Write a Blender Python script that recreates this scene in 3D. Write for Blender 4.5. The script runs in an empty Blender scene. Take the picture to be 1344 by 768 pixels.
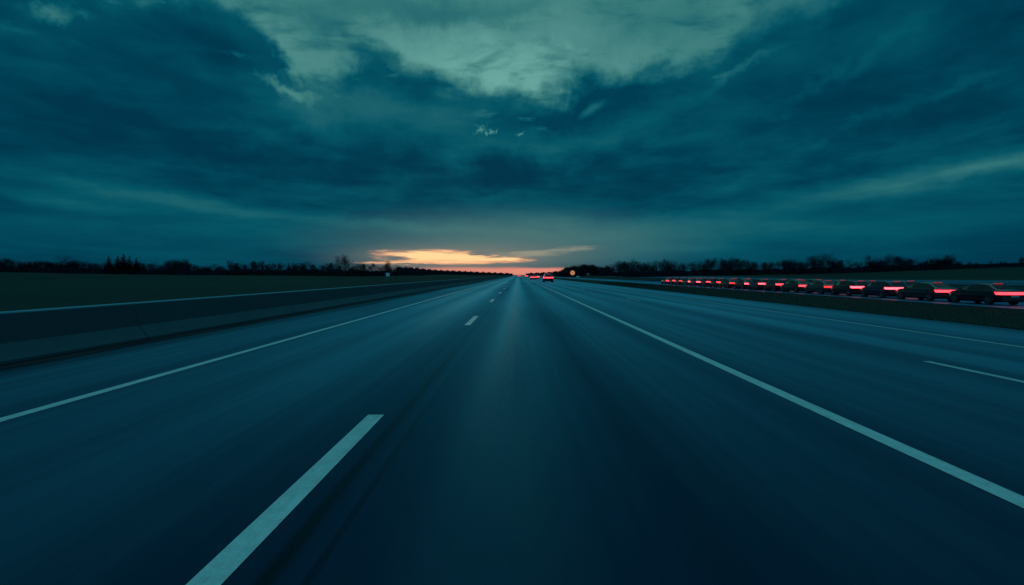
import bpy, bmesh, math, random
from math import sin, cos, tan, atan, atan2, pi, radians, exp, hypot
from mathutils import Vector, Matrix

R = random.Random(11)
scene = bpy.context.scene
COL = scene.collection
F = 642.0          # focal length in pixels of the 1344 px wide photograph
H = 1.45           # eye height of the camera
VX, VY = 680.0, 361.0

# ------------------------------------------------------------------ helpers
def tag(o, label=None, cat=None, group=None, kind=None):
    if label: o['label'] = label
    if cat: o['category'] = cat
    if group: o['group'] = group
    if kind: o['kind'] = kind
    return o

def mesh_obj(name, verts, faces, mat, parent=None, smooth=False, mats=None, fmat=None):
    me = bpy.data.meshes.new(name)
    me.from_pydata(verts, [], faces)
    for m in (mats or [mat]): me.materials.append(m)
    if fmat: me.polygons.foreach_set('material_index', fmat)
    if smooth: me.polygons.foreach_set('use_smooth', [True] * len(me.polygons))
    me.update()
    o = bpy.data.objects.new(name, me); COL.objects.link(o)
    if parent: o.parent = parent
    return o

def empty(name, loc=(0, 0, 0), rz=0.0):
    o = bpy.data.objects.new(name, None); o.empty_display_size = .2
    COL.objects.link(o); o.location = loc; o.rotation_euler = (0, 0, rz)
    return o

def copy_tree(o, parent=None):
    c = o.copy(); COL.objects.link(c)
    if parent: c.parent = parent
    for ch in list(o.children): copy_tree(ch, c)
    return c

class MB:
    def __init__(s): s.v = []; s.f = []
    def quad(s, a, b, c, d):
        n = len(s.v); s.v += [a, b, c, d]; s.f.append((n, n+1, n+2, n+3))
    def tri(s, a, b, c):
        n = len(s.v); s.v += [a, b, c]; s.f.append((n, n+1, n+2))
    def box(s, x0, x1, y0, y1, z0, z1):
        n = len(s.v)
        s.v += [(x, y, z) for z in (z0, z1) for y in (y0, y1) for x in (x0, x1)]
        for f in ((0,2,3,1),(4,5,7,6),(0,1,5,4),(2,6,7,3),(0,4,6,2),(1,3,7,5)):
            s.f.append(tuple(n+i for i in f))
    def tube(s, p, q, r0, r1, k=5, caps=False):
        p = Vector(p); q = Vector(q); d = (q-p)
        if d.length < 1e-6: return
        d.normalize(); a = d.orthogonal().normalized(); b = d.cross(a)
        n = len(s.v)
        for c, r in ((p, r0), (q, r1)):
            for i in range(k):
                t = 2*pi*i/k
                w = c + a*(r*cos(t)) + b*(r*sin(t)); s.v.append(tuple(w))
        for i in range(k):
            j = (i+1) % k; s.f.append((n+i, n+j, n+k+j, n+k+i))
        if caps:
            s.f.append(tuple(n+i for i in range(k))[::-1]); s.f.append(tuple(n+k+i for i in range(k)))
    def disc(s, c, r, axis, t, k=24):   # thick disc along axis ('x' or 'y')
        d = Vector((1,0,0)) if axis == 'x' else Vector((0,1,0))
        c = Vector(c); s.tube(c - d*t/2, c + d*t/2, r, r, k, True)
    def build(s, name, mat, parent=None, smooth=False):
        return mesh_obj(name, s.v, s.f, mat, parent, smooth)

def bevel(o, w, seg=2):
    m = o.modifiers.new('bev', 'BEVEL'); m.width = w; m.segments = seg; m.limit_method = 'ANGLE'; m.angle_limit = radians(35)

# ------------------------------------------------------------------ node expressions
class X:
    """tiny expression layer over shader math nodes"""
    nt = None
    def __init__(s, v): s.v = v
    @staticmethod
    def op(o, *a, clamp=False):
        n = X.nt.nodes.new('ShaderNodeMath'); n.operation = o; n.use_clamp = clamp
        for i, q in enumerate(a):
            q = q.v if isinstance(q, X) else q
            if isinstance(q, (int, float)): n.inputs[i].default_value = q
            else: X.nt.links.new(q, n.inputs[i])
        return X(n.outputs[0])
    def __add__(s, o): return X.op('ADD', s, o)
    def __radd__(s, o): return X.op('ADD', s, o)
    def __sub__(s, o): return X.op('SUBTRACT', s, o)
    def __rsub__(s, o): return X.op('SUBTRACT', o, s)
    def __mul__(s, o): return X.op('MULTIPLY', s, o)
    def __rmul__(s, o): return X.op('MULTIPLY', s, o)
    def __truediv__(s, o): return X.op('DIVIDE', s, o)
    def __rtruediv__(s, o): return X.op('DIVIDE', o, s)
    def __neg__(s): return X.op('MULTIPLY', s, -1.0)
def clamp01(a): return X.op('ADD', a, 0.0, clamp=True)
def smooth(a, e0, e1):
    n = X.nt.nodes.new('ShaderNodeMapRange'); n.interpolation_type = 'SMOOTHSTEP'
    X.nt.links.new(a.v, n.inputs[0])
    n.inputs[1].default_value = min(e0, e1); n.inputs[2].default_value = max(e0, e1)
    n.inputs[3].default_value = 0.0 if e0 < e1 else 1.0; n.inputs[4].default_value = 1.0 if e0 < e1 else 0.0
    return X(n.outputs[0])
def combine(a, b, c):
    n = X.nt.nodes.new('ShaderNodeCombineXYZ')
    for i, q in enumerate((a, b, c)):
        if isinstance(q, X): X.nt.links.new(q.v, n.inputs[i])
        else: n.inputs[i].default_value = q
    return n.outputs[0]
def noise(vec, scale, detail=4, rough=.5, dist=0.0, lac=2.0):
    n = X.nt.nodes.new('ShaderNodeTexNoise'); n.noise_dimensions = '3D'
    n.inputs['Scale'].default_value = scale; n.inputs['Detail'].default_value = detail
    n.inputs['Roughness'].default_value = rough; n.inputs['Distortion'].default_value = dist
    n.inputs['Lacunarity'].default_value = lac
    X.nt.links.new(vec, n.inputs['Vector']); return X(n.outputs['Fac'])
def blob(vec, cx, cy, sx, sy, rot=0.0, pw=True):
    """soft elliptical bump 0..1 in the (vec.x, vec.y) plane; sx, sy = radii; rot counter-clockwise"""
    n = X.nt.nodes.new('ShaderNodeMapping'); n.vector_type = 'TEXTURE'
    n.inputs['Location'].default_value = (cx, cy, 0)
    n.inputs['Rotation'].default_value = (0, 0, rot)
    n.inputs['Scale'].default_value = (sx, sy, 1)
    X.nt.links.new(vec, n.inputs['Vector'])
    g = X.nt.nodes.new('ShaderNodeTexGradient'); g.gradient_type = 'SPHERICAL'
    X.nt.links.new(n.outputs[0], g.inputs[0])
    return smooth(X(g.outputs['Fac']), 0, 1) if pw else X(g.outputs['Fac'])
def ramp(a, pts, interp='LINEAR'):
    n = X.nt.nodes.new('ShaderNodeValToRGB'); n.color_ramp.interpolation = interp
    el = n.color_ramp.elements
    while len(el) > 1: el.remove(el[-1])
    el[0].position = pts[0][0]; el[0].color = (*pts[0][1], 1)
    for p, c in pts[1:]:
        e = el.new(p); e.color = (*c, 1)
    X.nt.links.new(a.v, n.inputs[0]); return n.outputs[0]
def mixc(fac, a, b, mode='MIX'):
    n = X.nt.nodes.new('ShaderNodeMix'); n.data_type = 'RGBA'; n.blend_type = mode; n.clamp_factor = True
    for s, q in ((n.inputs[0], fac), (n.inputs[6], a), (n.inputs[7], b)):
        if isinstance(q, X): X.nt.links.new(q.v, s)
        elif isinstance(q, (int, float)): s.default_value = q
        elif isinstance(q, tuple): s.default_value = (*q, 1)
        else: X.nt.links.new(q, s)
    return n.outputs[2]

# ------------------------------------------------------------------ camera
cam = bpy.data.cameras.new('camera'); cam.sensor_width = 36; cam.lens = 36 * F / 1344
cam.clip_start = .05; cam.clip_end = 30000
co = bpy.data.objects.new('camera', cam); COL.objects.link(co); scene.camera = co
co.location = (0, 0, H)
co.rotation_euler = (radians(90) - atan(23 / F), 0, atan(8 / F))

# ------------------------------------------------------------------ sky (dusk, broken stratocumulus, last light at the horizon)
def azel(px, py):
    u = (px - VX) / F; v = (VY - py) / F
    return math.degrees(atan(u)), math.degrees(atan(v / hypot(1, u)))

world = bpy.data.worlds.new('World'); scene.world = world; world.use_nodes = True
nt = world.node_tree; X.nt = nt
for n in list(nt.nodes): nt.nodes.remove(n)
tc = nt.nodes.new('ShaderNodeTexCoord'); dirv = tc.outputs['Generated']
sp = nt.nodes.new('ShaderNodeSeparateXYZ'); nt.links.new(dirv, sp.inputs[0])
dx, dy, dz = (X(sp.outputs[i]) for i in range(3))
az = X.op('ARCTAN2', dx, dy) * (180 / pi)
el = X.op('ARCSINE', dz) * (180 / pi)
up = X.op('MAXIMUM', dz, 0.0) + .10
plane = combine(dx / up, dy / up, 0.0)                      # cloud layer seen in perspective
wl = noise(plane, .55, 3, .55); wl2 = noise(combine(dx / up + 7.3, dy / up - 3.1, 2.0), .7, 3, .55)
wf = noise(dirv, 9.0, 7, .62); wf2 = noise(combine(dx + 4.0, dy, dz), 9.0, 7, .62)
damp = smooth(el, 1.5, 12.0)
azw = az + (wf2 - .5) * 13.0 * damp + (wl2 - .5) * 5.0 * damp
elw = el + (wf - .5) * 8.0 * damp + (wl - .5) * 2.5 * damp
P = combine(azw, elw, 0.0)
Q = combine(az, el, 0.0)
Pm = combine(az + (wf2 - .5) * 5.0, el + (wf - .5) * 2.4, 0.0)
def pb(px, py, rx, ry, rot=0.0, vec=None):
    a, e = azel(px, py); a1, _ = azel(px + rx, py); a0, _ = azel(px - rx, py)
    _, e1 = azel(px, py - ry); _, e0 = azel(px, py + ry)
    return blob(vec or P, a, e, (a1 - a0) / 2, (e1 - e0) / 2, radians(rot))

# upper edge of the dark cloud deck, elevation as a function of azimuth
edge_px = [(0,-40),(110,-12),(190,0),(250,18),(300,40),(350,66),(383,92),(400,116),(425,122),(462,112),(500,98),(545,110),(590,124),
           (650,138),(700,140),(738,128),(775,114),(830,114),(880,98),(930,72),(985,46),(1050,36),(1110,22),(1200,-8),(1344,-60)]
cur = nt.nodes.new('ShaderNodeFloatCurve'); cm = cur.mapping; c = cm.curves[0]
pts = []
for px, py in edge_px:
    a, e = azel(px, py); pts.append(((a + 60) / 120, e / 60))
pts = [(0.0, .80)] + pts + [(1.0, .8)]
while len(c.points) > 2: c.points.remove(c.points[1])
c.points[0].location = pts[0]; c.points[1].location = pts[-1]
for p in pts[1:-1]: c.points.new(*p)
cm.update()
nt.links.new(((azw + 60.0) * (1 / 120)).v, cur.inputs['Value'])
edge = X(cur.outputs[0]) * 60.0
rag = noise(plane, 2.3, 7, .56, .35)
dd = elw - edge + (rag - .5) * 7.0 - pb(330, 66, 90, 44, -28, Pm) * 4.5 - pb(505, 112, 60, 26, 0, Pm) * 2.0 - pb(800, 135, 60, 18, 10, Pm) * 2.0
clear = smooth(dd, -1.6, 3.0)
near_e = smooth(elw - edge, 14.0, 1.5)
frac_n = noise(combine(dx / up * 1.0 + 2.0, dy / up * 1.6, 5.0), 3.1, 7, .6, .4)
clear = clear * (1.0 - smooth(frac_n, .46, .74) * near_e * .66)
hole_n = noise(combine(dx / up - 5.0, dy / up * 1.3, 8.0), 3.4, 7, .58, .3)
clear = X.op('MAXIMUM', clear, smooth(hole_n, .60, .74) * smooth(elw - edge, -5.5, -.3) * smooth(elw - edge, 3.0, 0.0) * .55)
# holes and wisps torn into the edge
clear = X.op('MAXIMUM', clear, pb(392, 128, 42, 16, -20) * .8)
clear = X.op('MAXIMUM', clear, pb(430, 112, 40, 14, 0) * .6)
clear = X.op('MAXIMUM', clear, pb(90, 20, 75, 20, 15) * .55)
clear = X.op('MAXIMUM', clear, pb(775, 146, 30, 8, 25, Pm) * .4)
clear = X.op('MAXIMUM', clear, pb(629, 177, 8, 4.5, 45, P) * .9)
clear = X.op('MAXIMUM', clear, pb(664, 174, 11, 4.5, 5, P) * .9)
clear = X.op('MAXIMUM', clear, pb(955, 96, 70, 12, 28) * .28)
# brightness of the open sky and of the cloud underside
sky_b = .65 + smooth(elw - edge, 7.0, .5) * .15 + pb(655, 95, 230, 105, 0) * .26 - pb(590, 22, 190, 30, 4) * .19 - pb(455, 45, 60, 26, -20) * .16 \
    - pb(850, 45, 140, 40, 20) * .10 - pb(520, 88, 90, 12, -14) * .16 - pb(765, 62, 60, 12) * .05 + (wl - .5) * .25 \
    - pb(1010, 14, 280, 62, 14) * .20 - pb(280, 10, 90, 18, -14) * .12
streak = noise(combine(az * .045, el * .30, 1.0), 1.6, 5, .55, .6)
lump = noise(plane, 1.7, 6, .55, .3)
cl = .19 + (streak - .5) * .20 * smooth(el, 26, 8) + (lump - .5) * .44 * damp + (noise(plane, 4.2, 6, .6, .4) - .5) * .20 * damp + (wl2 - .5) * .22
cl = cl - pb(300, 85, 130, 46, -20) * .09 + pb(430, 145, 150, 55, 10) * .17 + pb(800, 170, 190, 50, 15) * .13 + pb(560, 165, 210, 60) * .14 + pb(690, 190, 160, 26) * .08
cl = cl + pb(230, 262, 380, 20, -5, Pm) * .17 + pb(60, 258, 170, 16, -6, Pm) * .15 + pb(560, 300, 210, 12, -2, Pm) * .16
cl = cl + pb(1200, 236, 330, 25, 6, Pm) * .26 + pb(1330, 215, 180, 13, 6, Pm) * .16 + pb(980, 242, 150, 15, 5, Pm) * .10
cl = cl + pb(300, 300, 400, 40, 0, Pm) * .10 + pb(1080, 105, 200, 16, 22) * .08 + pb(1180, 150, 240, 16, 18) * .07 + pb(1000, 300, 420, 60, 0, Pm) * .12
cl = cl + pb(720, 312, 360, 54, 0, Pm) * .30
cl = cl - pb(250, 195, 300, 34, -4) * .09 - pb(600, 232, 460, 34, 0) * .08 - pb(1150, 190, 330, 40, 10) * .08 - pb(1340, 330, 300, 60, 0) * .08 - pb(1344, 40, 220, 90, 0) * .08 - pb(0, 200, 200, 100, 0) * .05
cl = X.op('MAXIMUM', cl - pb(690, 280, 330, 14, 0, Pm) * .04, .07)
v = cl + (sky_b - cl) * clear
col = ramp(clamp01(v), [(0, (0, .024, .055)), (.15, (.0, .048, .086)), (.30, (.001, .086, .125)), (.45, (.012, .125, .150)),
                        (.62, (.040, .190, .190)), (.80, (.080, .262, .248)), (1.0, (.140, .385, .345))])
# greyer, warmer air around the last light
warm = pb(655, 322, 330, 60, 0, Q)
col = mixc(warm * .75, col, (.085, .165, .165))
warm2 = pb(620, 338, 230, 32, 0, Q)
col = mixc(warm2 * .5, col, (.20, .205, .175))
# torn windows of sunset light, streaked horizontally
sn = noise(combine(az * .16, el * 1.6, 3.0), 1.3, 5, .6, .4)
sf = noise(combine(az * .5, el * 3.0, 9.0), 1.2, 4, .6)
S = combine(az + (sf - .5) * 4.5, el + (sn - .5) * 1.15, 0.0)
g1 = pb(556, 335.5, 98, 12, 0, S) * 1.6 + pb(612, 340, 118, 10.5, 0, S) * 1.6 + pb(655, 340.5, 52, 4.5, -1, S) * 1.0 + pb(512, 345.2, 66, 3.2, 0, S) * 1.1
g1 = g1 - pb(527, 338.5, 34, 3.6, 0, S) * 1.3 - pb(590, 333.5, 26, 2.2, 0, S) * .5 - pb(640, 334, 34, 2.4, -2, S) * .9
gs = noise(combine(az * .22, el * 5.5, 5.0), 1.5, 5, .6, .5)
g1 = g1 + (gs - .5) * 2.3 * smooth(g1, .05, .7)
halo = smooth(g1, -.5, .5) * pb(590, 340, 190, 26, 0, Q); col = mixc(halo * .5, col, (.36, .27, .19))
gm = smooth(g1, .1, 1.0); core = smooth(g1, .6, 1.5)
gcol = mixc(core, (.80, .40, .22), (1.0, .70, .33))
low = smooth(el, 2.0, 1.3)
gcol = mixc(low * .7, gcol, (.98, .47, .24))
col = mixc(gm, col, gcol)
g2 = pb(752, 327, 50, 5.5, 3, S) * .6 + pb(700, 333, 60, 6, 2, S) * .7
col = mixc(clamp01(g2) * .48, col, (.62, .50, .32))
band = smooth(el, -.6, azel(600, 358)[1]) * smooth(el + (sn - .5) * .35, azel(600, 349.5)[1], azel(600, 353.5)[1])
bh = smooth(az, azel(520, 350)[0], azel(585, 350)[0]) * smooth(az, azel(775, 350)[0], azel(725, 350)[0])
col = mixc(band * bh * .95, col, (.80, .27, .20))
col = mixc(pb(560, 353, 140, 6, 0, Q) * .35, col, (.40, .22, .17))
# the physical twilight sky underneath and the brighter open sky behind the viewer
nish = nt.nodes.new('ShaderNodeTexSky'); nish.sky_type = 'NISHITA'; nish.sun_disc = False
nish.sun_elevation = radians(2.0); nish.sun_rotation = radians(-6.0)
rear = smooth(dy, .25, -.55) * .0 + smooth(el, 36, 62)
col = mixc(rear, col, (.09, .40, .50))
lift = smooth(dy, .2, -.6) * smooth(el, 4, 30)
col = mixc(lift, col, (.05, .32, .44))
bg = nt.nodes.new('ShaderNodeBackground'); bg.inputs[1].default_value = 1.0; nt.links.new(col, bg.inputs[0])
bg2 = nt.nodes.new('ShaderNodeBackground'); bg2.inputs[1].default_value = .0001; nt.links.new(nish.outputs[0], bg2.inputs[0])
ad = nt.nodes.new('ShaderNodeAddShader'); nt.links.new(bg.outputs[0], ad.inputs[0]); nt.links.new(bg2.outputs[0], ad.inputs[1])
wo = nt.nodes.new('ShaderNodeOutputWorld'); nt.links.new(ad.outputs[0], wo.inputs[0])
world.cycles.sampling_method = 'MANUAL'; world.cycles.sample_map_resolution = 512

sun = bpy.data.lights.new('sun', 'SUN'); sun.energy = .015; sun.angle = radians(12); sun.color = (1, .62, .38)
so = bpy.data.objects.new('sun', sun); COL.objects.link(so)
_az, _el = radians(-6), radians(2.0)
so.rotation_euler = Vector((sin(_az) * cos(_el), cos(_az) * cos(_el), sin(_el))).to_track_quat('Z', 'Y').to_euler()

# ------------------------------------------------------------------ materials
def newmat(name):
    m = bpy.data.materials.new(name); m.use_nodes = True
    X.nt = m.node_tree
    return m, m.node_tree.nodes['Principled BSDF']
def link(s, sock):
    X.nt.links.new(s.v if isinstance(s, X) else s, sock)
def bump(p, h, strength, dist):
    b = X.nt.nodes.new('ShaderNodeBump'); b.inputs['Strength'].default_value = strength; b.inputs['Distance'].default_value = dist
    link(h, b.inputs['Height']); link(b.outputs[0], p.inputs['Normal'])
def objxyz():
    t = X.nt.nodes.new('ShaderNodeTexCoord'); s = X.nt.nodes.new('ShaderNodeSeparateXYZ')
    X.nt.links.new(t.outputs['Object'], s.inputs[0])
    return t.outputs['Object'], X(s.outputs[0]), X(s.outputs[1]), X(s.outputs[2])
def simple(name, colr, rough=.6, metal=0.0, var=.25, scale=6.0, coat=0.0, spec=.5):
    m, p = newmat(name)
    vec, x, y, z = objxyz()
    n = noise(vec, scale, 4, .6)
    d = tuple(c * (1 - var) for c in colr); b = tuple(min(1, c * (1 + var)) for c in colr)
    link(ramp(n, [(.3, d), (.7, b)]), p.inputs['Base Color'])
    p.inputs['Roughness'].default_value = rough; p.inputs['Metallic'].default_value = metal
    p.inputs['Coat Weight'].default_value = coat; p.inputs['Specular IOR Level'].default_value = spec
    return m
def emit(name, colr, e, base=(.02, .005, .005)):
    m, p = newmat(name)
    vec, x, y, z = objxyz()
    n = noise(vec, 14.0, 3, .5)
    p.inputs['Base Color'].default_value = (*base, 1)
    link(ramp(n, [(.3, tuple(c * .8 for c in colr)), (.7, colr)]), p.inputs['Emission Color'])
    p.inputs['Emission Strength'].default_value = e; p.inputs['Roughness'].default_value = .25
    return m

def asphalt(name, wheel, base=.040, shoulder=(), tint=(.08, .80, 2.1), seams=(), rlo=.30, rhi=.52, gk=1.0):
    """worn motorway asphalt: polished wheel paths (x, width, amount), sealed seams, stains and fine grain"""
    m, p = newmat(name)
    vec, x, y, z = objxyz()
    wob = (noise(combine(x * 0.0, y * .012, 4.0), 1.0, 3, .5) - .5) * .5
    xx = x + wob * .35
    pol = None
    for cx, w, a in wheel:
        d = (xx - cx) * (1 / w); g = X.op('EXPONENT', -(d * d)) * a
        pol = g if pol is None else pol + g
    st = noise(combine(x * 2.3, y * .018, 0.0), 1.0, 5, .62)         # long wear streaks
    st2 = noise(combine(x * 7.0, y * .05, 5.0), 1.0, 4, .6)         # fine combed streaks
    big = noise(combine(x * .22, y * .035, 2.0), 1.0, 4, .55)
    grain = noise(vec, 95.0, 3, .7); grain2 = noise(vec, 26.0, 4, .65)
    alb = (.52 + st * .36 + st2 * .28 + big * .45 + pol * .25) * (.62 + grain * .46 + grain2 * .30)
    for cx, w, a in seams:
        wb = (noise(combine(y * .35, cx, 0.0), 1.0, 4, .6) - .5) * .10
        d = (x + wb - cx) * (1 / w); g = X.op('EXPONENT', -(d * d * d * d))
        alb = alb * (1.0 - g * a)
    for x0, x1, a in shoulder:
        g = smooth(x + (st - .5) * 1.2 + (big - .5) * .8, x0, x1); alb = alb * (1.0 - g * a)
    shd = X.op('ADD', 1.0, 0.0)
    for x0, x1, a in shoulder: shd = shd * (1.0 - smooth(x + (st - .5) * 1.6 + (st2 - .5) * .6 + (big - .5) * .8, x0, x1) * a)
    c1 = mixc(1.0, combine(alb, alb, alb), tuple(base * t for t in tint), 'MULTIPLY')
    link(c1, p.inputs['Base Color'])
    rg = rhi - pol * (rhi - rlo) + (st - .5) * .22 + (st2 - .5) * .12 + (big - .5) * .12
    link(clamp01(rg), p.inputs['Roughness'])
    nt_ = X.nt
    df = nt_.nodes.new('ShaderNodeBsdfDiffuse'); gl = nt_.nodes.new('ShaderNodeBsdfAnisotropic'); mx = nt_.nodes.new('ShaderNodeMixShader'); fr = nt_.nodes.new('ShaderNodeFresnel')
    fr.inputs['IOR'].default_value = 1.42; link(c1, df.inputs['Color']); link(clamp01(rg), gl.inputs['Roughness'])
    gl.inputs['Color'].default_value = (.27, .82, 1.02, 1)
    link(X(fr.outputs[0]) * clamp01((.39 + pol * .66 + (st - .5) * .30 + (st2 - .5) * .12 + (big - .5) * .45) * gk) * shd, mx.inputs[0])
    link(df.outputs[0], mx.inputs[1]); link(gl.outputs[0], mx.inputs[2]); link(mx.outputs[0], nt_.nodes['Material Output'].inputs['Surface'])
    bp = nt_.nodes.new('ShaderNodeBump'); bp.inputs['Strength'].default_value = .3; bp.inputs['Distance'].default_value = .005
    link(grain * .5 + grain2 * .5, bp.inputs['Height']); link(bp.outputs[0], df.inputs['Normal']); link(bp.outputs[0], gl.inputs['Normal'])
    link(.34 + pol * .22 + (st - .5) * .3, p.inputs['Specular IOR Level'])
    p.inputs['Specular Tint'].default_value = (.42, .84, 1.0, 1)
    bump(p, grain * .5 + grain2 * .5, .35, .006)
    return m

M = {}
wheel_near = [(-4.4, .5, .55), (-2.85, .75, .75), (-.12, .50, 1.15), (1.95, .5, .35), (4.35, .5, .45), (5.95, .5, .45), (7.75, .5, .5), (9.3, .45, .45), (11.7, .8, .4)]  # centre path also brightened to imitate the glow column on the road
M['asphalt'] = asphalt('worn dark asphalt', wheel_near, base=.017, seams=[(-1.20, .05, .85), (-1.0, .028, .6), (6.9, .04, .4), (10.55, .04, .25), (-5.6, .03, .3)],
                       shoulder=[(-6.9, -8.1, .72), (12.4, 13.4, .4)])
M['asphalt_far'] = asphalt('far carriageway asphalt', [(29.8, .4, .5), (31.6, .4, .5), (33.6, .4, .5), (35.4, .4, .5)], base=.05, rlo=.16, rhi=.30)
M['road_pale'] = asphalt('pale frontage road', [(86, 2, .3), (92, 2, .3)], base=.028, tint=(.35, .9, 1.4), rlo=.7, rhi=.85, gk=.35)

def paint_mat(name, c, wear=.35):
    m, p = newmat(name)
    vec, x, y, z = objxyz()
    n = noise(combine(x * 30.0, y * 1.1, 0.0), 1.0, 5, .7); n2 = noise(vec, 60.0, 4, .7); n3 = noise(vec, 1.2, 3, .6)
    n4 = noise(vec, 9.0, 6, .7)
    k = clamp01((n * .45 + n2 * .40 + n3 * .30 + n4 * .5 - .56) * 2.8)
    link(mixc(k, (c[0] * (1 - wear), c[1] * (1 - wear), c[2] * (1 - wear)), c), p.inputs['Base Color'])
    p.inputs['Roughness'].default_value = .38
    bump(p, n2, .3, .003)
    return m
M['paint'] = paint_mat('worn white road paint', (.58, .68, .64), .5)
M['paint_thin'] = paint_mat('thin faded road paint', (.46, .58, .56), .6)

def ground_mat():
    m, p = newmat('dusk grassland')
    vec, x, y, z = objxyz()
    n = noise(combine(x * .02, y * .006, 0.0), 1.0, 5, .6); n2 = noise(vec, .35, 5, .65); n3 = noise(vec, 6.0, 5, .7)
    rows = noise(combine(x * .05, y * .0025, 7.0), 1.0, 4, .6)
    k = clamp01(n * .55 + n2 * .3 + n3 * .3 + rows * .35 - .27)
    c = ramp(k, [(.1, (.004, .012, .011)), (.45, (.008, .024, .018)), (.7, (.013, .038, .024)), (1, (.022, .050, .030))])
    link(c, p.inputs['Base Color']); p.inputs['Roughness'].default_value = .95; p.inputs['Specular IOR Level'].default_value = .12
    bump(p, n2 * .6 + n3 * .4, .6, .08)
    return m
M['grass'] = ground_mat()
M['blade'] = simple('dark grass blades', (.0045, .018, .012), .9, var=.4, scale=.6, spec=.1)
M['twig'] = simple('bare twigs', (.008, .036, .054), .95, var=.3, spec=.1)  # distance haze put into the twig colour as a lighter blue
M['bark'] = simple('bark', (.006, .024, .036), .95, var=.3, spec=.1)
M['needle'] = simple('conifer needles', (.003, .015, .020), .95, var=.4, scale=1.5, spec=.1)
M['scrub'] = simple('scrub stems', (.004, .020, .030), .95, var=.4, scale=.3, spec=.1)
M['farwood'] = simple('far woodland', (.006, .026, .038), .95, var=.3, scale=.02, spec=.1)

def concrete_mat():
    m, p = newmat('weathered barrier concrete')
    vec, x, y, z = objxyz()
    n = noise(combine(x, y * .25, z * 1.2), 1.4, 6, .65); n2 = noise(vec, 40.0, 4, .7)
    run = noise(combine(0.0, y * 3.5, z * .25), 1.0, 5, .7)
    k = n * .5 + n2 * .2 + run * .35
    # darker at the very foot, paler along the top edge
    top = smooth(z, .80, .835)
    foot_dark = smooth(z, .05, .0)
    face = smooth(z, .30, .36)  # steep upper part: shade from its facing painted into the colour
    g = (.055 + k * .07) * (1.0 - face * .25) * (1.0 - foot_dark * .7) + top * .24
    c = mixc(1.0, combine(g, g, g), (.45, .95, 1.15), 'MULTIPLY')
    link(c, p.inputs['Base Color']); p.inputs['Roughness'].default_value = .85; p.inputs['Specular IOR Level'].default_value = .2
    bump(p, n2 * .4 + n * .6, .4, .01)
    return m
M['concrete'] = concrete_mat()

# ------------------------------------------------------------------ terrain
def lerp_tab(t, x):
    if x <= t[0][0]: return t[0][1]
    for (a, b), (c, d) in zip(t, t[1:]):
        if x <= c: return b + (d - b) * (x - a) / (c - a)
    return t[-1][1]
RT = [(10, -.03), (13.35, -.03), (13.8, -.07), (17, -.62), (21, -1.0), (25, -.75), (28.2, -.56), (28.7, -.54), (42.2, -.54), (42.6, -.55), (48, -.95), (58, -.85), (70, -.4),
      (120, .75), (240, 5.2), (400, 7.5), (900, 8.0)]
LT = [(8, -.03), (9.1, -.03), (9.6, .02), (14, -.12), (22, -.05), (56, .35), (243, 3.2), (420, 5.0), (900, 6.0)]
def hill(x, y):
    r = lerp_tab(RT, x) if x > 0 else lerp_tab(LT, -x)
    ax = abs(x)
    if ax > 45 and y > 0:
        k = min(1, (ax - 45) / 60)
        r += k * (.35 * sin(x * .021 + y * .011) + .22 * sin(y * .031 - x * .013 + 1.3))
        if x > 0: r += k * min(1.4, max(0, (y - 150) * .004))
    if y > 900:                                             # far ground flattens again
        t = min(1, (y - 900) / 1200); r = r * (1 - t) + (-.03 if -9.1 < x < 13.35 else (-.54 if 28 < x < 43 else -.2)) * t if ax > 0 else r
    return r
def ground():
    xs = sorted(set([-9000, -5000, -3000, -1800, -1200, -900, -650, -500] + [-420 + 14 * i for i in range(27)] +
         [-46, -38, -30, -24, -22, -18, -14, -11.5, -9.6, -9.1, -8, 0, 10, 13.35, 13.8, 15.2, 17, 19, 21, 23, 25, 26.8, 28.2, 28.7, 35, 42.2, 42.6, 45, 48, 53, 58, 64, 70, 76, 82, 90, 98, 108] +
         [120 + 14 * i for i in range(22)] + [450, 520, 650, 900, 1200, 1800, 3000, 5000, 9000]))
    ys = [-300, -120, -60] + [-30 + 6 * i for i in range(66)]
    y = ys[-1]
    while y < 9500: y *= 1.06; ys.append(y)
    vs = [(x, y, hill(x, y)) for y in ys for x in xs]
    n = len(xs)
    fs = [(j*n+i, j*n+i+1, (j+1)*n+i+1, (j+1)*n+i) for j in range(len(ys)-1) for i in range(n-1)]
    return mesh_obj('ground', vs, fs, M['grass'], smooth=True)
tag(ground(), 'dark green grassland rising gently on both sides of the motorway', kind='structure')

FAR = 7000.0
def strip(name, x0, x1, z, mat, y0=-120.0, y1=FAR, edge=0.0, label=None, kerb=.0, wob=0.0):
    ys = []; y = y0
    while y < 160: ys.append(y); y += .8 if wob else 5
    while y < y1: ys.append(y); y *= 1.05
    ys.append(y1)
    vs = []
    for q in ys:
        w = wob * (R.random() - .5)
        w2 = wob * (R.random() - .5)
        vs += [(x0 + w2, q, z), (x1 + w, q, z)]
    fs = [(2*i, 2*i+1, 2*i+3, 2*i+2) for i in range(len(ys)-1)]
    # short turned-down sides so the slab has thickness
    n = len(vs)
    for i in range(len(ys)):
        vs += [(vs[2*i][0], ys[i], z-.1), (vs[2*i+1][0], ys[i], z-.1)]
    for i in range(len(ys)-1):
        fs += [(n+2*i, 2*i, 2*i+2, n+2*i+2), (2*i+1, n+2*i+1, n+2*i+3, 2*i+3)]
    o = mesh_obj(name, vs, fs, mat)
    return tag(o, label, kind='structure')
strip('road', -8.9, 13.3, 0.0, M['asphalt'], label='near carriageway of worn dark asphalt with several lanes', wob=.12)
strip('far_road', 28.7, 42.0, -.50, M['asphalt_far'], label='second carriageway beyond the grass median')
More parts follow.
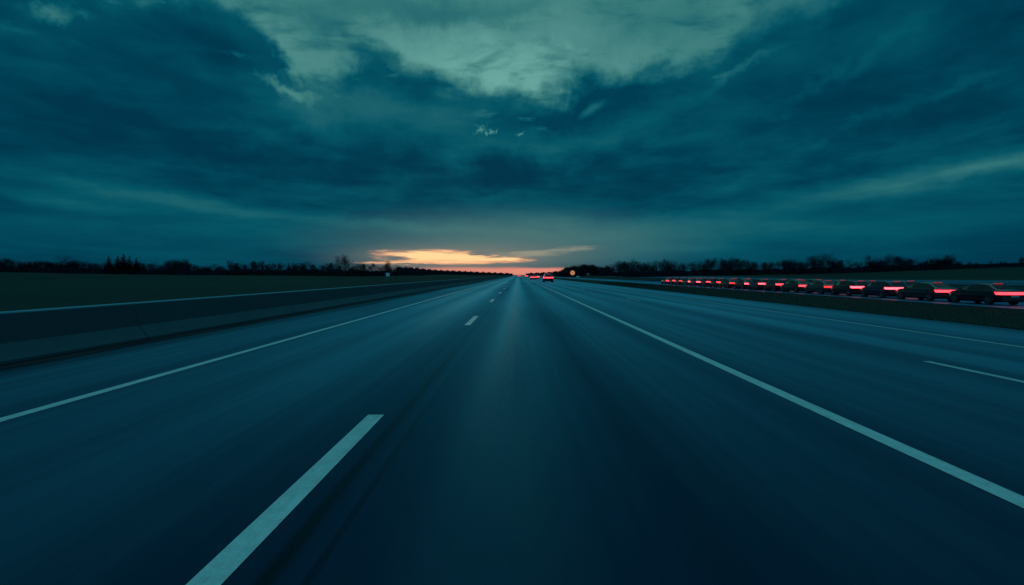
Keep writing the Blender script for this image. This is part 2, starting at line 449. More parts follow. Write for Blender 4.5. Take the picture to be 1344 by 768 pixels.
# pale road following the slope far right
def slope_strip(name, x0, x1, dz, mat, label):
    vs = []; fs = []; ys = []; y = -60.0
    while y < 420: ys.append(y); y += 6
    n = 12
    for q in ys:
        for i in range(n):
            x = x0 + (x1-x0)*i/(n-1)
            # sample the terrain as the ground mesh interpolates it, lifted clear of it
            vs.append((x, q, hill(x, q) + dz))
    fs = [(j*n+i, j*n+i+1, (j+1)*n+i+1, (j+1)*n+i) for j in range(len(ys)-1) for i in range(n-1)]
    return tag(mesh_obj(name, vs, fs, mat, smooth=True), label, kind='structure')
slope_strip('frontage_road', 72, 104, .10, M['road_pale'], 'paler strip of frontage road in the fields beyond the second carriageway')

# painted markings: flat sheets just above the asphalt
def marking(name, x, w, spans, z, mat, label):
    mb = MB()
    for y0, y1 in spans:
        y = y0
        while y < y1:
            yn = min(y1, y + (1.0 if y < 60 else max(5.0, y * .05)))
            e0 = (R.random() - .5) * .012; e1 = (R.random() - .5) * .012
            mb.quad((x - w/2, y, z), (x + w/2, y, z), (x + w/2, yn, z), (x - w/2, yn, z))
            y = yn
    o = mb.build(name, mat)
    return tag(o, label, kind='structure')
marking('road_edge_line', -5.17, .145, [(-40, 3500)], .004, M['paint'], 'solid pale edge line beside the left shoulder')
marking('road_solid_line', 3.22, .17, [(-40, 3500)], .004, M['paint'], 'long solid pale line right of the centre lane')
marking('road_outer_line', 10.13, .11, [(-40, 2500)], .004, M['paint_thin'], 'thin faded edge line beside the right shoulder')
marking('far_road_edge_line', 29.3, .13, [(-20, 900)], -.496, M['paint_thin'], 'thin edge line on the second carriageway')
for k in range(-1, 34):
    y1 = 5.0 + 12.2 * k
    y0 = y1 - 3.15 if k != 0 else 1.55
    marking('lane_dash', -1.47, .165, [(y0, y1)], .004, M['paint'], None)
for k, (y0, y1) in enumerate([(-14, -11), (4.6, 8.25), (27.7, 30.8)] + [(50.5 + 22.6*i, 53.7 + 22.6*i) for i in range(9)]):
    marking('lane_dash', 6.85, .13, [(y0, y1)], .004, M['paint_thin'], None)

# ------------------------------------------------------------------ concrete barrier on the left shoulder
def barrier():
    prof = [(-8.20, 0.0), (-8.20, .075), (-8.40, .33), (-8.50, .80), (-8.53, .835), (-8.67, .835), (-8.70, .80), (-8.80, .33), (-9.0, .075), (-9.0, -.06)]
    mb = MB(); ys = []
    y = -30.0
    joint = 7.3; y = 3.4 - joint * 5
    vs = []; fs = []; n = len(prof)
    def ring(y, sh):
        cx, cz = -8.6, .35
        b = len(vs)
        for px, pz in prof: vs.append((cx + (px-cx)*sh, y, pz if pz <= 0 else pz - (1-sh)*.25))
        return b
    prev = None
    while y < 1100:
        step = joint if y < 200 else joint * 4
        rings = [(y, .93), (y+.012, .93), (y+.03, 1.0), (y+step-.03, 1.0), (y+step-.012, .93)]
        for yy, sh in rings:
            b = ring(yy, sh)
            if prev is not None:
                for i in range(n-1): fs.append((prev+i, prev+i+1, b+i+1, b+i))
            prev = b
        y += step
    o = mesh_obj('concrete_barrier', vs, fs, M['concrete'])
    tag(o, 'long grey concrete safety barrier with pale top edge along the left shoulder', 'barrier')
barrier()
# flat near-black band in the gutter at the barrier foot
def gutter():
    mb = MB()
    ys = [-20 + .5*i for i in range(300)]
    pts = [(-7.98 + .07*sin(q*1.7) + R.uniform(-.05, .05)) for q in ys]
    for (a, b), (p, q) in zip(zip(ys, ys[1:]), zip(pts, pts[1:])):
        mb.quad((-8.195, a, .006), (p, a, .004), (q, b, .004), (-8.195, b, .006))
    tag(mb.build('gutter_band', M['gutter_dark']), 'near-black band along the foot of the barrier', kind='structure')
M['gutter_dark'] = simple('black gutter band', (.002, .005, .008), .9, var=.5, scale=5)
gutter()

# ------------------------------------------------------------------ grass blades on the median and verge
def blades(name, n, xr, yr, hz, hmin, hmax, label, near=1.6):
    vs = []; fs = []
    for i in range(n):
        t = R.random() ** near
        y = yr[0] + (yr[1] - yr[0]) * t
        x = R.uniform(*xr)
        if R.random() < .3: x = xr[0] + (x - xr[0]) * .12        # thicker ragged fringe at the pavement
        z = hill(x, y) - .02; h = R.uniform(hmin, hmax) * (1 + t); a = R.uniform(0, pi); w = .012 + .03 * t
        lx, ly = R.uniform(-.5, .5) * h, R.uniform(-.5, .5) * h
        b = len(vs)
        vs += [(x - w*cos(a), y - w*sin(a), z), (x + w*cos(a), y + w*sin(a), z), (x + lx, y + ly, z + h)]
        fs.append((b, b+1, b+2))
    o = mesh_obj(name, vs, fs, M['blade'])
    return tag(o, label, 'grass', kind='stuff')
blades('median_grass', 60000, (13.28, 28.6), (6, 140), 0, .04, .09, 'dark grass of the median strip between the carriageways')
blades('verge_grass', 26000, (42.1, 62), (20, 160), 0, .08, .2, 'rough dark grass verge beyond the second carriageway')
blades('field_grass', 14000, (-15, -9.05), (4, 120), 0, .05, .14, 'dark grass growing behind the concrete barrier')

# ------------------------------------------------------------------ trees
def rnd_unit(rr):
    while True:
        v = Vector((rr.uniform(-1, 1), rr.uniform(-1, 1), rr.uniform(-1, 1)))
        if .05 < v.length < 1: return v.normalized()

def bare_tree(seed, h=10.0, spread=.42, up=.45, crown0=.28, twig=1.0, lobes=7):
    """trunk with limbs + crown of fine twigs, height h"""
    rr = random.Random(seed); tr = MB(); tw = MB(); tips = []
    def grow(p, d, L, r, lev):
        q = p; seg = 3 if lev < 2 else 2
        for k in range(seg):
            d = (d + rnd_unit(rr) * .16 + Vector((0, 0, .05 * up))).normalized()
            nq = q + d * (L / seg); r1 = r * .82
            (tr if lev < 3 else tw).tube(q, nq, r, r1, 5 if lev < 2 else 3); q = nq; r = r1
            if lev >= 1 and lev < 4 and k < seg - 1 and rr.random() < .7:
                nd = (d + rnd_unit(rr) * .75 + Vector((0, 0, up * .4))).normalized()
                grow(q, nd, L * .55, r * .5, lev + 1)
        if lev >= 4 or L < .35:
            tips.append((q, d)); return
        for i in range(3 if lev < 3 else 2):
            nd = (d * (.9) + rnd_unit(rr) * spread * 1.7 + Vector((0, 0, up * .35))).normalized()
            grow(q, nd, L * rr.uniform(.62, .8), r * .66, lev + 1)
    # main stem
    p = Vector((0, 0, -.3)); d = Vector((0, 0, 1)); r = h * .017; hh = h * .9; n = 8
    for k in range(n):
        nd = (d + Vector((rr.uniform(-.07, .07), rr.uniform(-.07, .07), 0))).normalized()
        q = p + nd * (hh * .62 / n); tr.tube(p, q, r, r * .9, 6); r *= .9; p = q
        f = (k + 1) / n
        if f > crown0:
            for j in range(2 if f > .4 else 1):
                a = rr.uniform(0, 2*pi); out = Vector((cos(a), sin(a), rr.uniform(.35, .9))).normalized()
                grow(p, out, h * rr.uniform(.13, .2) * (1.15 - .35 * f), r * .45, 2)
    for i in range(3):
        a = rr.uniform(0, 2*pi)
        grow(p, Vector((cos(a)*spread, sin(a)*spread, 1)).normalized(), h * .17, r * .7, 1)
    for q, d in tips:
        for k in range(int(3 * twig)):
            nd = (d * .5 + rnd_unit(rr)).normalized(); L = h * rr.uniform(.035, .085)
            s = nd.orthogonal().normalized() * (h * .0022)
            e = q + nd * L
            tw.tri(tuple(q - s), tuple(q + s), tuple(e))
            m = q + nd * L * .5; nd2 = (nd + rnd_unit(rr) * .8).normalized(); e2 = m + nd2 * L * .6
            tw.tri(tuple(m - s*.8), tuple(m + s*.8), tuple(e2))
    zmax = max(v[2] for v in tw.v + tr.v)
    # fine twig haze filling the crown envelope, thinner towards the rim
    cz = zmax * .62; rz = zmax * .38; rx = zmax * rr.uniform(.22, .36)
    lob = [(rr.uniform(-.5, .5), rr.uniform(-.5, .5), rr.uniform(-.4, .45), rr.uniform(.45, .7)) for _ in range(lobes)]
    for i in range(int(1050 * twig)):
        lx, ly, lz, lr = rr.choice(lob); u = rnd_unit(rr) * lr * rr.random() ** .6
        q = Vector(((lx + u.x) * rx, (ly + u.y) * rx, cz + (lz + u.z) * rz))
        d = Vector((q.x / rx * .5, q.y / rx * .5, .9)).normalized() + rnd_unit(rr) * .35; L = zmax * rr.uniform(.03, .09)
        s_ = d.orthogonal().normalized() * (zmax * .0022)
        tw.tri(tuple(q - s_), tuple(q + s_), tuple(q + d * L))
    zmax = max(v[2] for v in tw.v + tr.v); k = h / zmax
    tr.v = [(v[0]*k, v[1]*k, v[2]*k) for v in tr.v]; tw.v = [(v[0]*k, v[1]*k, v[2]*k) for v in tw.v]
    return tr, tw

def conifer(seed, h=10.0, w=.20):
    rr = random.Random(seed); tr = MB(); cr = MB()
    tr.tube((0, 0, -.3), (0, 0, h*.5), h*.016, h*.01, 6); tr.tube((0, 0, h*.5), (0, 0, h*.98), h*.01, h*.002, 5)
    z = h * .06
    while z < h * .985:
        f = z / h; R0 = h * w * (1 - f) ** .8 * rr.uniform(.75, 1.15) + .1
        for b in range(rr.randint(6, 9)):
            a = rr.uniform(0, 2*pi); L = R0 * rr.uniform(.55, 1.15)
            o = Vector((cos(a), sin(a), rr.uniform(-.25, .12)))
            base = Vector((0, 0, z)); side = Vector((-sin(a), cos(a), 0))
            for s in range(7):
                t = (s + rr.random()) / 7; c = base + o * L * t + Vector((0, 0, -.10 * L * t * t))
                wd = L * .20 * (1.15 - t) + .05
                for sg in (-1, 1):
                    e = c + side * sg * wd * rr.uniform(.7, 1.5) + o * wd * .8 + Vector((0, 0, rr.uniform(-.3, .1) * wd))
                    cr.tri(tuple(c + o * wd * .4), tuple(c - o * wd * .35 + Vector((0, 0, -wd * .5))), tuple(e))
        z += h * .020 * rr.uniform(.8, 1.2)
    for k in range(8):
        a = rr.uniform(0, 2*pi); cr.tri((0, 0, h), (.03*h*cos(a), .03*h*sin(a), h*.93), (-.01*h*cos(a), -.01*h*sin(a), h*.92))
    return tr, cr

def bush_tree(seed, h=6.0, w=.42):
    """dense low tree: short stems, thick lobed twig crown"""
    rr = random.Random(seed); tr = MB(); cr = MB(); lobes = []
    for i in range(9):
        a = rr.uniform(0, 2*pi); q = rr.uniform(.1, w) * h
        c = Vector((cos(a)*q, sin(a)*q, h * rr.uniform(.35, .78))); lobes.append((c, h * rr.uniform(.14, .24)))
        tr.tube((0, 0, -.2), tuple(c * .5 + Vector((0, 0, 0))), h*.016, h*.009, 4); tr.tube(tuple(c*.5), tuple(c), h*.009, h*.004, 4)
    lobes.append((Vector((0, 0, h * .8)), h * .2))
    for i in range(2600):
        c, r = rr.choice(lobes); u = rnd_unit(rr); q = c + u * r * rr.random() ** .4
        q.z = max(.1, q.z - (rr.random() ** 2) * h * .3)
        d = (u + rnd_unit(rr) * .7).normalized(); s = d.orthogonal().normalized() * h * .009; L = h * rr.uniform(.02, .07)
        cr.tri(tuple(q - s), tuple(q + s), tuple(q + d * L))
    return tr, cr

PROT = {}
def proto(key, name, fn, matc):
    t = empty(name); tr, cr = fn
    tr.build('trunk', M['bark'], t); cr.build('crown', matc, t)
    PROT[key] = [t, False]
for i in range(6):
    proto('bare%d' % i, 'bare_tree', bare_tree(100 + i, 10, [.42, .5, .36, .55, .45, .4][i], [.5, .3, .8, .25, .5, .9][i], [.3, .25, .2, .35, .3, .15][i], 1.3), M['twig'])
proto('tallbare', 'bare_tree', bare_tree(222, 10, .38, .8, .5, .95), M['twig'])
for i in range(3): proto('con%d' % i, 'conifer_tree', conifer(50 + i, 10, [.33, .28, .38][i]), M['needle'])
for i in range(4): proto('bush%d' % i, 'scrub_tree', bush_tree(70 + i, 6, [.42, .5, .36, .45][i]), M['scrub'])
HT = {'bare': 10.0, 'tall': 10.0, 'con': 10.0, 'bush': 6.0}
tree_count = 0
def plant(kind, px, Y, top, label, group, wid=1.0):
    """a tree standing at forward distance Y whose crown reaches the given line of sight"""
    global tree_count
    x = (px - VX) * Y / F; z = hill(x, Y)
    h = H + (VY - top) * Y / F - z
    if h < 1.2: return None
    base = [v for k, v in HT.items() if kind.startswith(k)][0]
    p = PROT[kind]
    if not p[1]: o = p[0]; p[1] = True
    else: o = copy_tree(p[0])
    s = h / base
    o.location = (x, Y, z - .05); o.rotation_euler = (0, 0, R.uniform(0, 6.28)); o.scale = (s * wid, s * wid, s)
    tag(o, label, 'tree', group); tree_count += 1
    return o
BARE = ['bare%d' % i for i in range(6)]; BUSH = ['bush%d' % i for i in range(4)]; CON = ['con0', 'con1', 'con2']
GL = 'dark trees of the left treeline'; GR = 'dark trees of the right treeline'; GM = 'trees where the right treeline meets the motorway'

left_prof = [(-60, 339), (0, 339), (30, 342), (60, 343), (90, 341), (120, 345), (190, 345), (225, 342), (260, 346), (300, 346), (330, 344), (365, 344), (400, 343), (430, 345), (470, 345), (490, 345.5), (510, 347), (525, 349), (545, 352)]
left_y = [(-60, 240), (300, 235), (450, 220), (500, 280), (545, 420)]
# individual trees that stand out on the left
plant('bare3', 76, 238, 330, 'broad pale bare tree, tallest of the left edge of the left treeline', None, 1.15)
for px, t, w, lab in [(138, 335.5, 1.0, 'leftmost of the pointed dark conifers in the left treeline'), (150, 335.5, 1.1, 'second pointed conifer from the left in the left treeline'),
                      (158, 332.5, 1.0, 'tallest pointed conifer of the cluster in the left treeline'), (166, 335.5, 1.05, 'pointed conifer just right of the tallest one in the left treeline'),
                      (175, 337.5, 1.25, 'wide low conifer at the right end of the conifer cluster')]:
    plant(CON[int(px) % 3], px, 228, t, lab, None, w * 1.45)
plant('bare1', 226, 232, 338.5, 'rounded bare tree left of its twin, right of the conifers', None, 1.3)
plant('bare4', 238, 232, 338, 'rounded bare tree nearest right of its twin, right of the conifers', None, 1.3)
plant('bare2', 300, 228, 339, 'small dense upright tree standing alone above the left scrub', None, .95)
plant('bare5', 333, 226, 340, 'left of two narrow bare trees mid left treeline', None, .9)
plant('bare2', 342, 226, 339.5, 'right of two narrow bare trees mid left treeline', None, .9)
plant('tallbare', 441, 214, 333.5, 'left of the two tallest round topped bare trees left of the sunset', None, 1.0)
plant('tallbare', 452, 216, 332.5, 'right of the two tallest round topped bare trees left of the sunset', None, 1.15)
plant('bush1', 510, 262, 340, 'single dark tree silhouetted against the orange sunset', None, .62)
# the body of the left treeline
px = -40.0
while px < 548:
    Y = lerp_tab(left_y, px) + R.uniform(-10, 16); t = lerp_tab(left_prof, px) + R.uniform(-2.6, 2.6)
    k = R.random()
    if px < 300: kind = R.choice(BARE) if k < .55 else R.choice(BUSH)
    else: kind = R.choice(BARE) if k < .72 else (R.choice(BUSH) if k < .95 else R.choice(CON))
    nm = 'bare' if kind.startswith('bare') else ('low scrubby' if kind.startswith('bush') else 'dark evergreen')
    plant(kind, px, Y, t, '%s tree in the dark treeline on the left' % nm, GL + ', ' + nm, R.uniform(.9, 1.35))
    px += R.uniform(3.4, 7.0)
# right treeline
right_prof = [(783, 352), (800, 348), (822, 342), (835, 341), (850, 344), (870, 341), (895, 342), (905, 346), (920, 341), (945, 338.5), (965, 340), (985, 342), (1000, 344), (1020, 341), (1040, 342), (1055, 341),
              (1075, 339), (1100, 341), (1120, 344), (1130, 341), (1165, 337), (1190, 341), (1215, 340), (1240, 340), (1260, 344), (1290, 345), (1320, 346), (1400, 345)]
right_y = [(783, 480), (830, 330), (900, 300), (1000, 270), (1100, 245), (1400, 235)]
plant('bare3', 1067, 244, 331.5, 'left of two broad tall bare trees above the red lights', None, 1.2)
plant('bare1', 1082, 246, 330.5, 'right of two broad tall bare trees above the red lights', None, 1.25)
plant('bare0', 1137, 242, 332.5, 'tall bare tree at the left of the high group on the right', None, 1.0)
plant('bare4', 1160, 240, 331.5, 'tall bare tree in the middle of the high group on the right', None, 1.15)
plant('bare2', 1172, 243, 334, 'slimmer bare tree right of the middle of the high group', None, 1.2)
plant('bare1', 1238, 240, 332.5, 'broad rounded bare tree towards the right end of the right treeline', None, 1.15)
plant('bush2', 1332, 236, 336.5, 'isolated rounded dark tree at the far right edge', None, .75)
px = 786.0
while px < 1385:
    Y = lerp_tab(right_y, px) + R.uniform(-12, 18); t = lerp_tab(right_prof, px) + R.uniform(-3.6, 2.6)
    k = R.random(); kind = R.choice(BARE) if k < .66 else R.choice(BUSH)
    nm = 'bare' if kind.startswith('bare') else 'low scrubby'
    plant(kind, px, Y, t, '%s tree in the dark treeline on the right' % nm, GR + ', ' + nm, R.uniform(.9, 1.35))
    px += R.uniform(3.4, 7.4)
# dense mound close to the vanishing point on the right
mprof = [(732, 357), (738, 354), (745, 349), (752, 346.5), (765, 346), (778, 346), (784, 348), (790, 350)]
px = 733.0
while px < 792:
    Y = R.uniform(520, 600); t = lerp_tab(mprof, px) + R.uniform(-.4, 1.2)
    plant(R.choice(BUSH), px, Y, t, 'dense dark tree in the mound beside the round amber sign', GM, R.uniform(.9, 1.2))
    px += R.uniform(2.2, 3.4)

# undergrowth filling the foot of the treelines (nobody could count it)
def thicket(name, tab_y, prof, x0, x1, n, frac, label, sz=1.0):
    vs = []; fs = []
    for i in range(n):
        px = R.uniform(x0, x1)
        Y = lerp_tab(tab_y, px) + R.gauss(0, 7) + 2; x = (px - VX) * Y / F; z = hill(x, Y)
        top = lerp_tab(prof, px) + 2 + 1.5 * sin(px * .21) + 1.2 * sin(px * .53 + 1)
        hh = max(.8, (H + (VY - top) * Y / F - z) * frac)
        zz = z + hh * (R.random() ** 1.25) - .2; L = R.uniform(.5, 1.3) * sz; w = R.uniform(.07, .20) * sz
        a = R.uniform(0, pi); t = R.gauss(0, .35)
        b = len(vs)
        vs += [(x - w*cos(a), Y - w*sin(a), zz), (x + w*cos(a), Y + w*sin(a), zz), (x + t*L, Y + R.gauss(0, .3)*L, zz + L)]
        fs.append((b, b+1, b+2))
    return tag(mesh_obj(name, vs, fs, M['scrub']), label, 'undergrowth', kind='stuff')
thicket('undergrowth', left_y, left_prof, -70, 556, 80000, .42, 'dark tangled undergrowth along the left treeline')
thicket('undergrowth', right_y, right_prof, 782, 1410, 80000, .36, 'dark tangled undergrowth along the right treeline')
thicket('undergrowth', [(728, 560), (795, 540)], mprof, 730, 794, 14000, .85, 'dark undergrowth of the mound near the vanishing point', 2.0)

# distant woodland along the horizon
def farwood():
    vs = []; fs = []
    prof = [(520, 351), (545, 352.5), (560, 354.5), (580, 356), (600, 356.8), (620, 357.8), (650, 359.3), (672, 360.4), (684, 360.3), (700, 359.8), (712, 359), (720, 358.8), (728, 357.5), (740, 356), (800, 352)]
    ylist = [(520, 500), (560, 800), (620, 1500), (672, 3000), (684, 3000), (712, 1600), (740, 700), (800, 560)]
    for i in range(42000):
        px = R.uniform(520, 800)
        if 672.5 < px < 686: continue
        Y = lerp_tab(ylist, px) * R.uniform(.97, 1.05); x = (px - VX) * Y / F
        if -10 < x < 46: continue
        z = hill(x, Y)
        top = lerp_tab(prof, px) + .5 * sin(px * .8) + .4 * sin(px * 1.9) + .3 * sin(px * 3.7)
        s = Y / 500
        hh = max(1.0, H + (VY - top) * Y / F - z)
        zz = z + hh * R.random() - .3; L = R.uniform(.4, 1.5) * s; w = .45 * s; a = R.uniform(-.6, .6)
        b = len(vs)
        vs += [(x - w*cos(a), Y - w*sin(a), zz), (x + w*cos(a), Y + w*sin(a), zz), (x + R.gauss(0, .3)*L, Y, zz + L)]
        fs.append((b, b+1, b+2))
    tag(mesh_obj('distant_woodland', vs, fs, M['farwood']), 'thin line of distant woodland on the horizon', 'woodland', kind='stuff')
farwood()

# ------------------------------------------------------------------ cars
M['tail'] = emit('lit red tail lamp', (1.0, .03, .045), 6.0)
M['tail_dim'] = emit('dimmer red tail lamp', (1.0, .03, .03), 2.6)
M['tail_hot'] = emit('bright red tail lamp', (1.0, .045, .06), 9.0)
M['tail_far'] = emit('distant lit tail lamp', (1.0, .07, .06), 6.0)
M['brake'] = emit('high brake lamp', (1.0, .03, .05), .5)
M['glass'] = simple('dark car glass', (.006, .011, .014), .16, var=.1, spec=.25)
M['tyre'] = simple('tyre rubber', (.012, .012, .013), .85)
M['rim'] = simple('alloy rim', (.18, .19, .20), .35, .8)
M['trim'] = simple('black trim', (.012, .013, .014), .5)
M['plate'] = simple('number plate', (.45, .48, .48), .5, var=.08)
M['head'] = simple('headlamp glass', (.35, .38, .40), .1)
paints = {}
for nm, c in [('black', (.010, .011, .013)), ('charcoal', (.028, .032, .036)), ('dark blue', (.008, .018, .045)), ('dark grey', (.05, .055, .06)), ('dark green', (.008, .028, .022)), ('deep red', (.05, .006, .008))]:
    paints[nm] = simple(nm + ' car paint', c, .28, .3, var=.06, coat=.6)

def loft(sections, closed_ring, mb_faces=None):
    vs = []; fs = []
    n = len(sections[0])
    for s in sections: vs += s
    for j in range(len(sections)-1):
        for i in range(n if closed_ring else n-1):
            k = (i+1) % n
            fs.append((j*n+i, j*n+k, (j+1)*n+k, (j+1)*n+i))
    fs.append(tuple(range(n))[::-1]); fs.append(tuple((len(sections)-1)*n+i for i in range(n)))
    return vs, fs

def make_car(kind, paint):
    """kind saloon / hatchback / suv; origin on the ground at the middle, nose towards +Y"""
    if kind == 'saloon':
        L, W, cl = 4.65, .90, .17
        st = [(-2.32,.30,.70,.80,.70,.82),(-2.28,.22,.80,.93,.74,.97),(-1.75,.18,.86,.98,.74,1.05),(-1.05,.17,.90,.97,.62,1.38),(-.35,.17,.90,.96,.62,1.44),(.35,.17,.90,.95,.62,1.40),(1.15,.17,.89,.94,.72,1.00),(1.75,.18,.86,.86,.66,.90),(2.15,.20,.78,.74,.56,.77),(2.32,.30,.62,.60,.45,.62)]
        cab = (2, 6)
    elif kind == 'hatchback':
        L, W, cl = 4.2, .89, .18
        st = [(-2.10,.32,.74,.92,.66,.95),(-2.06,.22,.82,1.00,.66,1.06),(-1.72,.18,.87,1.00,.62,1.40),(-1.05,.17,.89,.99,.62,1.50),(-.35,.17,.89,.97,.63,1.52),(.35,.17,.89,.96,.62,1.46),(1.15,.17,.88,.95,.72,1.02),(1.6,.18,.85,.88,.66,.92),(1.95,.20,.77,.76,.56,.79),(2.10,.30,.62,.62,.45,.64)]
        cab = (1, 6)
    else:
        L, W, cl = 4.7, .95, .24
        st = [(-2.35,.38,.82,1.02,.72,1.06),(-2.30,.28,.90,1.08,.72,1.14),(-2.0,.24,.94,1.10,.68,1.60),(-1.2,.23,.95,1.08,.70,1.70),(-.4,.23,.95,1.07,.70,1.72),(.4,.23,.95,1.06,.68,1.66),(1.2,.23,.95,1.05,.78,1.12),(1.8,.25,.92,1.00,.72,1.04),(2.2,.28,.84,.88,.62,.91),(2.35,.36,.70,.74,.52,.76)]
        cab = (1, 6)
    secs = []
    for (y, zb, w, belt, wr, roof) in st:
        mid = zb + (belt - zb) * .45
        half = [(0, zb), (w*.80, zb), (w*.97, zb+.10), (w, mid), (w*.965, belt-.05), (w*.94, belt), (wr, roof-.05), (wr*.82, roof), (0, roof+.015)]
        ring = [(x, y, z) for x, z in half] + [(-x, y, z) for x, z in half[-2:0:-1]]
        secs.append(ring)
    root = empty('parked_car' if False else 'car')
    vs, fs = loft(secs, True)
    b = mesh_obj('body', vs, fs, paint, root, smooth=True); bevel(b, .03, 2)
    n = len(secs[0])
    # glazing set a little proud of the shell
    def band(i0, i1, j0, j1, off, name):
        mb = MB()
        for j in range(j0, j1):
            a = [Vector(secs[j][i]) for i in (i0, i1)]; c = [Vector(secs[j+1][i]) for i in (i0, i1)]
            ctr = (a[0]+a[1]+c[0]+c[1]) / 4
            q = [ctr + (p-ctr)*.90 for p in (a[0], a[1], c[1], c[0])]
            nrm = (q[1]-q[0]).cross(q[3]-q[0]).normalized()
            if nrm.dot(ctr - Vector((0, ctr.y * .6, .8))) < 0: nrm = -nrm
            mb.quad(*[tuple(p + nrm*off) for p in q])
        return mb.build(name, M['glass'], root)
    band(5, 6, cab[0], cab[1], .012, 'side_window'); band(n-5, n-6, cab[0], cab[1], .012, 'side_window')
    for j, nm in ((cab[0], 'rear_window'), (cab[1]-1, 'windscreen')):
        A, B = secs[j], secs[j+1]
        q = [Vector(A[7]), Vector(B[7]), Vector(B[n-7]), Vector(A[n-7])]
        ctr = sum(q, Vector()) / 4; q = [ctr + (p-ctr)*.86 for p in q]
        nrm = (q[1]-q[0]).cross(q[3]-q[0]).normalized()
        if nrm.z < 0: nrm = -nrm
        mb = MB(); mb.quad(*[tuple(p + nrm*.03) for p in q]); mb.build(nm, M['glass'], root)
    # bumper, plate, lamps
    yr = st[0][0]; w0 = st[1][2]; zl = st[1][3] - .14
    mb = MB(); mb.box(-w0*.98, w0*.98, yr-.05, yr+.10, .30 if kind != 'suv' else .38, .50 if kind != 'suv' else .60); o = mb.build('bumper', M['trim'], root); bevel(o, .02)
    mb = MB(); mb.box(-.25, .25, yr-.075, yr-.055, zl-.24, zl-.13); mb.build('number_plate', M['plate'], root)
    mb = MB(); hh = .085
    mb.box(-w0*.98, w0*.98, yr-.045, yr-.005, zl-hh, zl+hh)
    for s in (-1, 1):
        xa, xb = sorted((s*w0*.96, s*(w0+.035)))
        mb.box(xa, xb, yr-.045, yr+.62, zl-hh, zl+hh)
    mb.build('tail_lamp', M['tail'], root)
    mb = MB(); j = cab[0]; ztop = st[j+1][5]; yt = st[j+1][0]
    mb.box(-.30, .30, yt-.09, yt-.02, ztop+.025, ztop+.06); mb.build('brake_lamp', M['brake'], root)
    yf = st[-2][0]
    for s in (-1, 1):
        xa, xb = sorted((s*.42, s*.70)); mb = MB(); mb.box(xa, xb, yf+.02, yf+.13, .60 if kind != 'suv' else .72, .70 if kind != 'suv' else .84); o = mb.build('headlight', M['head'], root); bevel(o, .02)
        mb = MB(); xa, xb = sorted((s*(W-.02), s*(W+.16))); mb.box(xa, xb, .78, .93, st[6][3]+.0, st[6][3]+.13); o = mb.build('mirror', paint, root); bevel(o, .02)
    rw = .33 if kind != 'suv' else .37
    for yy in (-L*.295, L*.305):
        for s in (-1, 1):
            w = empty('wheel', (s*(W-.10), yy, rw)); w.parent = root
            mb = MB(); mb.disc((0, 0, 0), rw, 'x', .22, 20); t = mb.build('tyre', M['tyre'], w)
            mb = MB(); mb.disc((s*.112, 0, 0), rw*.62, 'x', .02, 14)
            for k in range(5):
                a = k*2*pi/5; mb.tube((s*.128, 0, 0), (s*.124, rw*.58*cos(a), rw*.58*sin(a)), .03, .02, 4)
            mb.build('rim', M['rim'], w)
    return root

protos = {}
def car(kind, pn, x, y, label, group, z=0.0):
    if kind not in protos:
        o = make_car(kind, paints[pn]); protos[kind] = o
    else:
        o = copy_tree(protos[kind])
        for ch in o.children:
            if ch.name.startswith(('body', 'mirror')):
                ch.data = ch.data.copy() if False else ch.data
                ch.material_slots[0].link = 'OBJECT'; ch.material_slots[0].material = paints[pn]
    o.location = (x, y, z); o.rotation_euler = (0, 0, R.uniform(-.012, .012)); o.name = 'car'
    tag(o, label, 'car', group)
    return o
ordn = ['first', 'second', 'third', 'fourth', 'fifth', 'sixth', 'seventh', 'eighth', 'ninth', 'tenth', 'eleventh', 'twelfth', 'thirteenth', 'fourteenth', 'fifteenth', 'sixteenth', 'seventeenth']
kinds = ['saloon', 'hatchback', 'saloon', 'saloon', 'hatchback', 'saloon', 'suv']
cols = ['black', 'charcoal', 'dark blue', 'black', 'dark grey', 'dark green', 'black', 'charcoal', 'deep red']
ZR = -.50
def queue(x, y0, y1, nmax, lane, group, phase):  # standing cars added in place of the streaked red tail lights
    y = y0; i = 0
    while y < y1 and i < nmax:
        k = ['compact saloon', 'compact hatchback', 'compact hatchback', 'saloon'][(i * 3 + phase) % 4]; c = cols[(i * (1 + 3 * phase) + 2 * phase) % 9]
        sc = {'compact saloon': .88, 'compact hatchback': .87, 'saloon': .97}[k]; base = 'hatchback' if 'hatch' in k else 'saloon'
        ln = {'hatchback': 4.25, 'saloon': 4.7}[base] * sc
        o = car(base, c, x + R.uniform(-.1, .1), y + ln / 2, '%s %s, %s from the right in the %s queue added as light trail' % (c, k, ordn[i], lane), group, ZR)
        for ch in o.children:
            if ch.name.startswith('tail_lamp'):
                ch.material_slots[0].link = 'OBJECT'; ch.material_slots[0].material = M[['tail', 'tail_hot', 'tail', 'tail_dim', 'tail_hot'][(i * 2 + phase) % 5]]
        o.scale = (.97, sc, .97)
        y += ln + R.uniform(.25, .5); i += 1
queue(31.6, 31.5, 112, 17, 'nearer', 'cars added as the red light trail, nearer lane', 0)
queue(35.3, 44.0, 112, 13, 'farther', 'cars added as the red light trail, farther lane', 1)
# cars ahead on this carriageway
car('suv', 'charcoal', 5.95, 98, 'nearest car ahead, wide red tail lamps, right of the long solid line', 'cars ahead on this carriageway')
car('saloon', 'black', 4.6, 148, 'second car ahead with red tail lamps left of the nearest one', 'cars ahead on this carriageway')
car('hatchback', 'dark grey', 6.6, 172, 'small car ahead with red tail lamps just right of the second car', 'cars ahead on this carriageway')
car('saloon', 'dark blue', 1.0, 330, 'most distant car ahead in the centre lane at the vanishing point', 'cars ahead on this carriageway')
car('hatchback', 'black', 5.0, 300, 'distant car ahead in the lane right of the centre lane', 'cars ahead on this carriageway')

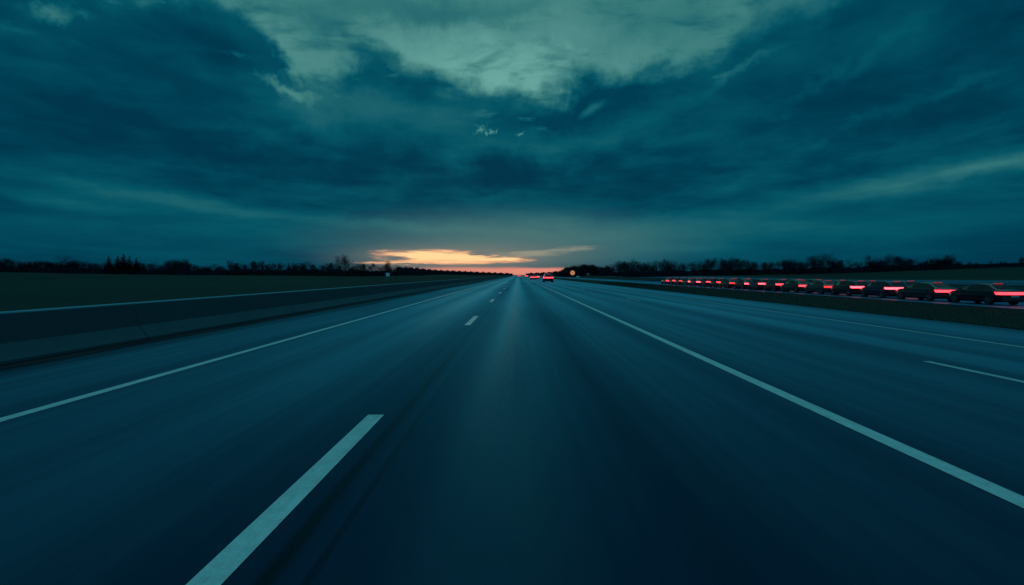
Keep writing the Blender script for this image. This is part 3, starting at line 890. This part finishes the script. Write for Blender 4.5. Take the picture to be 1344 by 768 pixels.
# ------------------------------------------------------------------ roadside signs
M['amber'] = emit('amber signal lens', (1.0, .42, .12), .6, (.3, .12, .02))
M['amber_core'] = emit('orange lamp core', (.75, .12, .03), .8, (.3, .05, .02))
M['backboard'] = simple('black backboard', (.006, .007, .008), .7)
M['steel'] = simple('galvanised steel', (.14, .16, .17), .5, .6)
M['sheet_white'] = simple('white reflective sheet', (.75, .80, .80), .5, var=.08)
M['sheet_grey'] = simple('dull sign back', (.16, .19, .20), .6)
def pos(px, Y): return (px - VX) * Y / F
def round_sign():
    Y = 128; x = pos(751.3, Y); z0 = hill(x, Y); zc = H + (VY - 358.2) * Y / F
    t = empty('round_sign', (x, Y, z0))
    zc -= z0
    mb = MB(); mb.tube((0, .06, -.2), (0, .06, zc + .6), .05, .05, 10, True); mb.build('post', M['steel'], t)
    mb = MB(); mb.disc((0, 0, zc), .95, 'y', .05, 32); mb.build('backboard', M['backboard'], t)
    mb = MB(); mb.disc((0, -.045, zc), .58, 'y', .03, 32); mb.build('lamp', M['amber'], t)
    mb = MB(); mb.disc((0, -.075, zc), .25, 'y', .02, 24); mb.build('lamp_core', M['amber_core'], t)
    tag(t, 'round amber lit sign with dark rim on a post beside the right treeline', 'sign')
round_sign()
def panel(name, px, py, Y, w, h, mat, label, two=False, back=False):
    x = pos(px, Y); z0 = hill(x, Y); zc = H + (VY - py) * Y / F - z0
    t = empty(name, (x, Y, z0))
    mb = MB()
    mb.tube((0, .04, -.2), (0, .04, zc + h * .4), .035, .035, 8, True)
    mb.build('post', M['steel'], t)
    mb = MB(); mb.box(-w/2, w/2, -.015, .003, zc - h/2, zc + h/2); o = mb.build('panel', mat, t); bevel(o, min(w, h) * .12, 3)
    tag(t, label, 'sign'); return t
panel('marker_sign', 758.3, 363.2, 128, .78, .36, M['sheet_white'], 'small low white marker sign right of the round amber sign')
panel('marker_sign', 771.5, 360.3, 150, .75, .85, M['sheet_grey'], 'small dull grey sign in front of the right treeline')
panel('marker_sign', 508.5, 360.6, 100, .74, .70, M['sheet_white'], 'small white sign on a post below the tree against the sunset')

# ------------------------------------------------------------------ render settings
scene.view_settings.view_transform = 'Standard'; scene.view_settings.look = 'None'; scene.view_settings.exposure = 0
scene.cycles.use_denoising = True
scene.cycles.max_bounces = 6
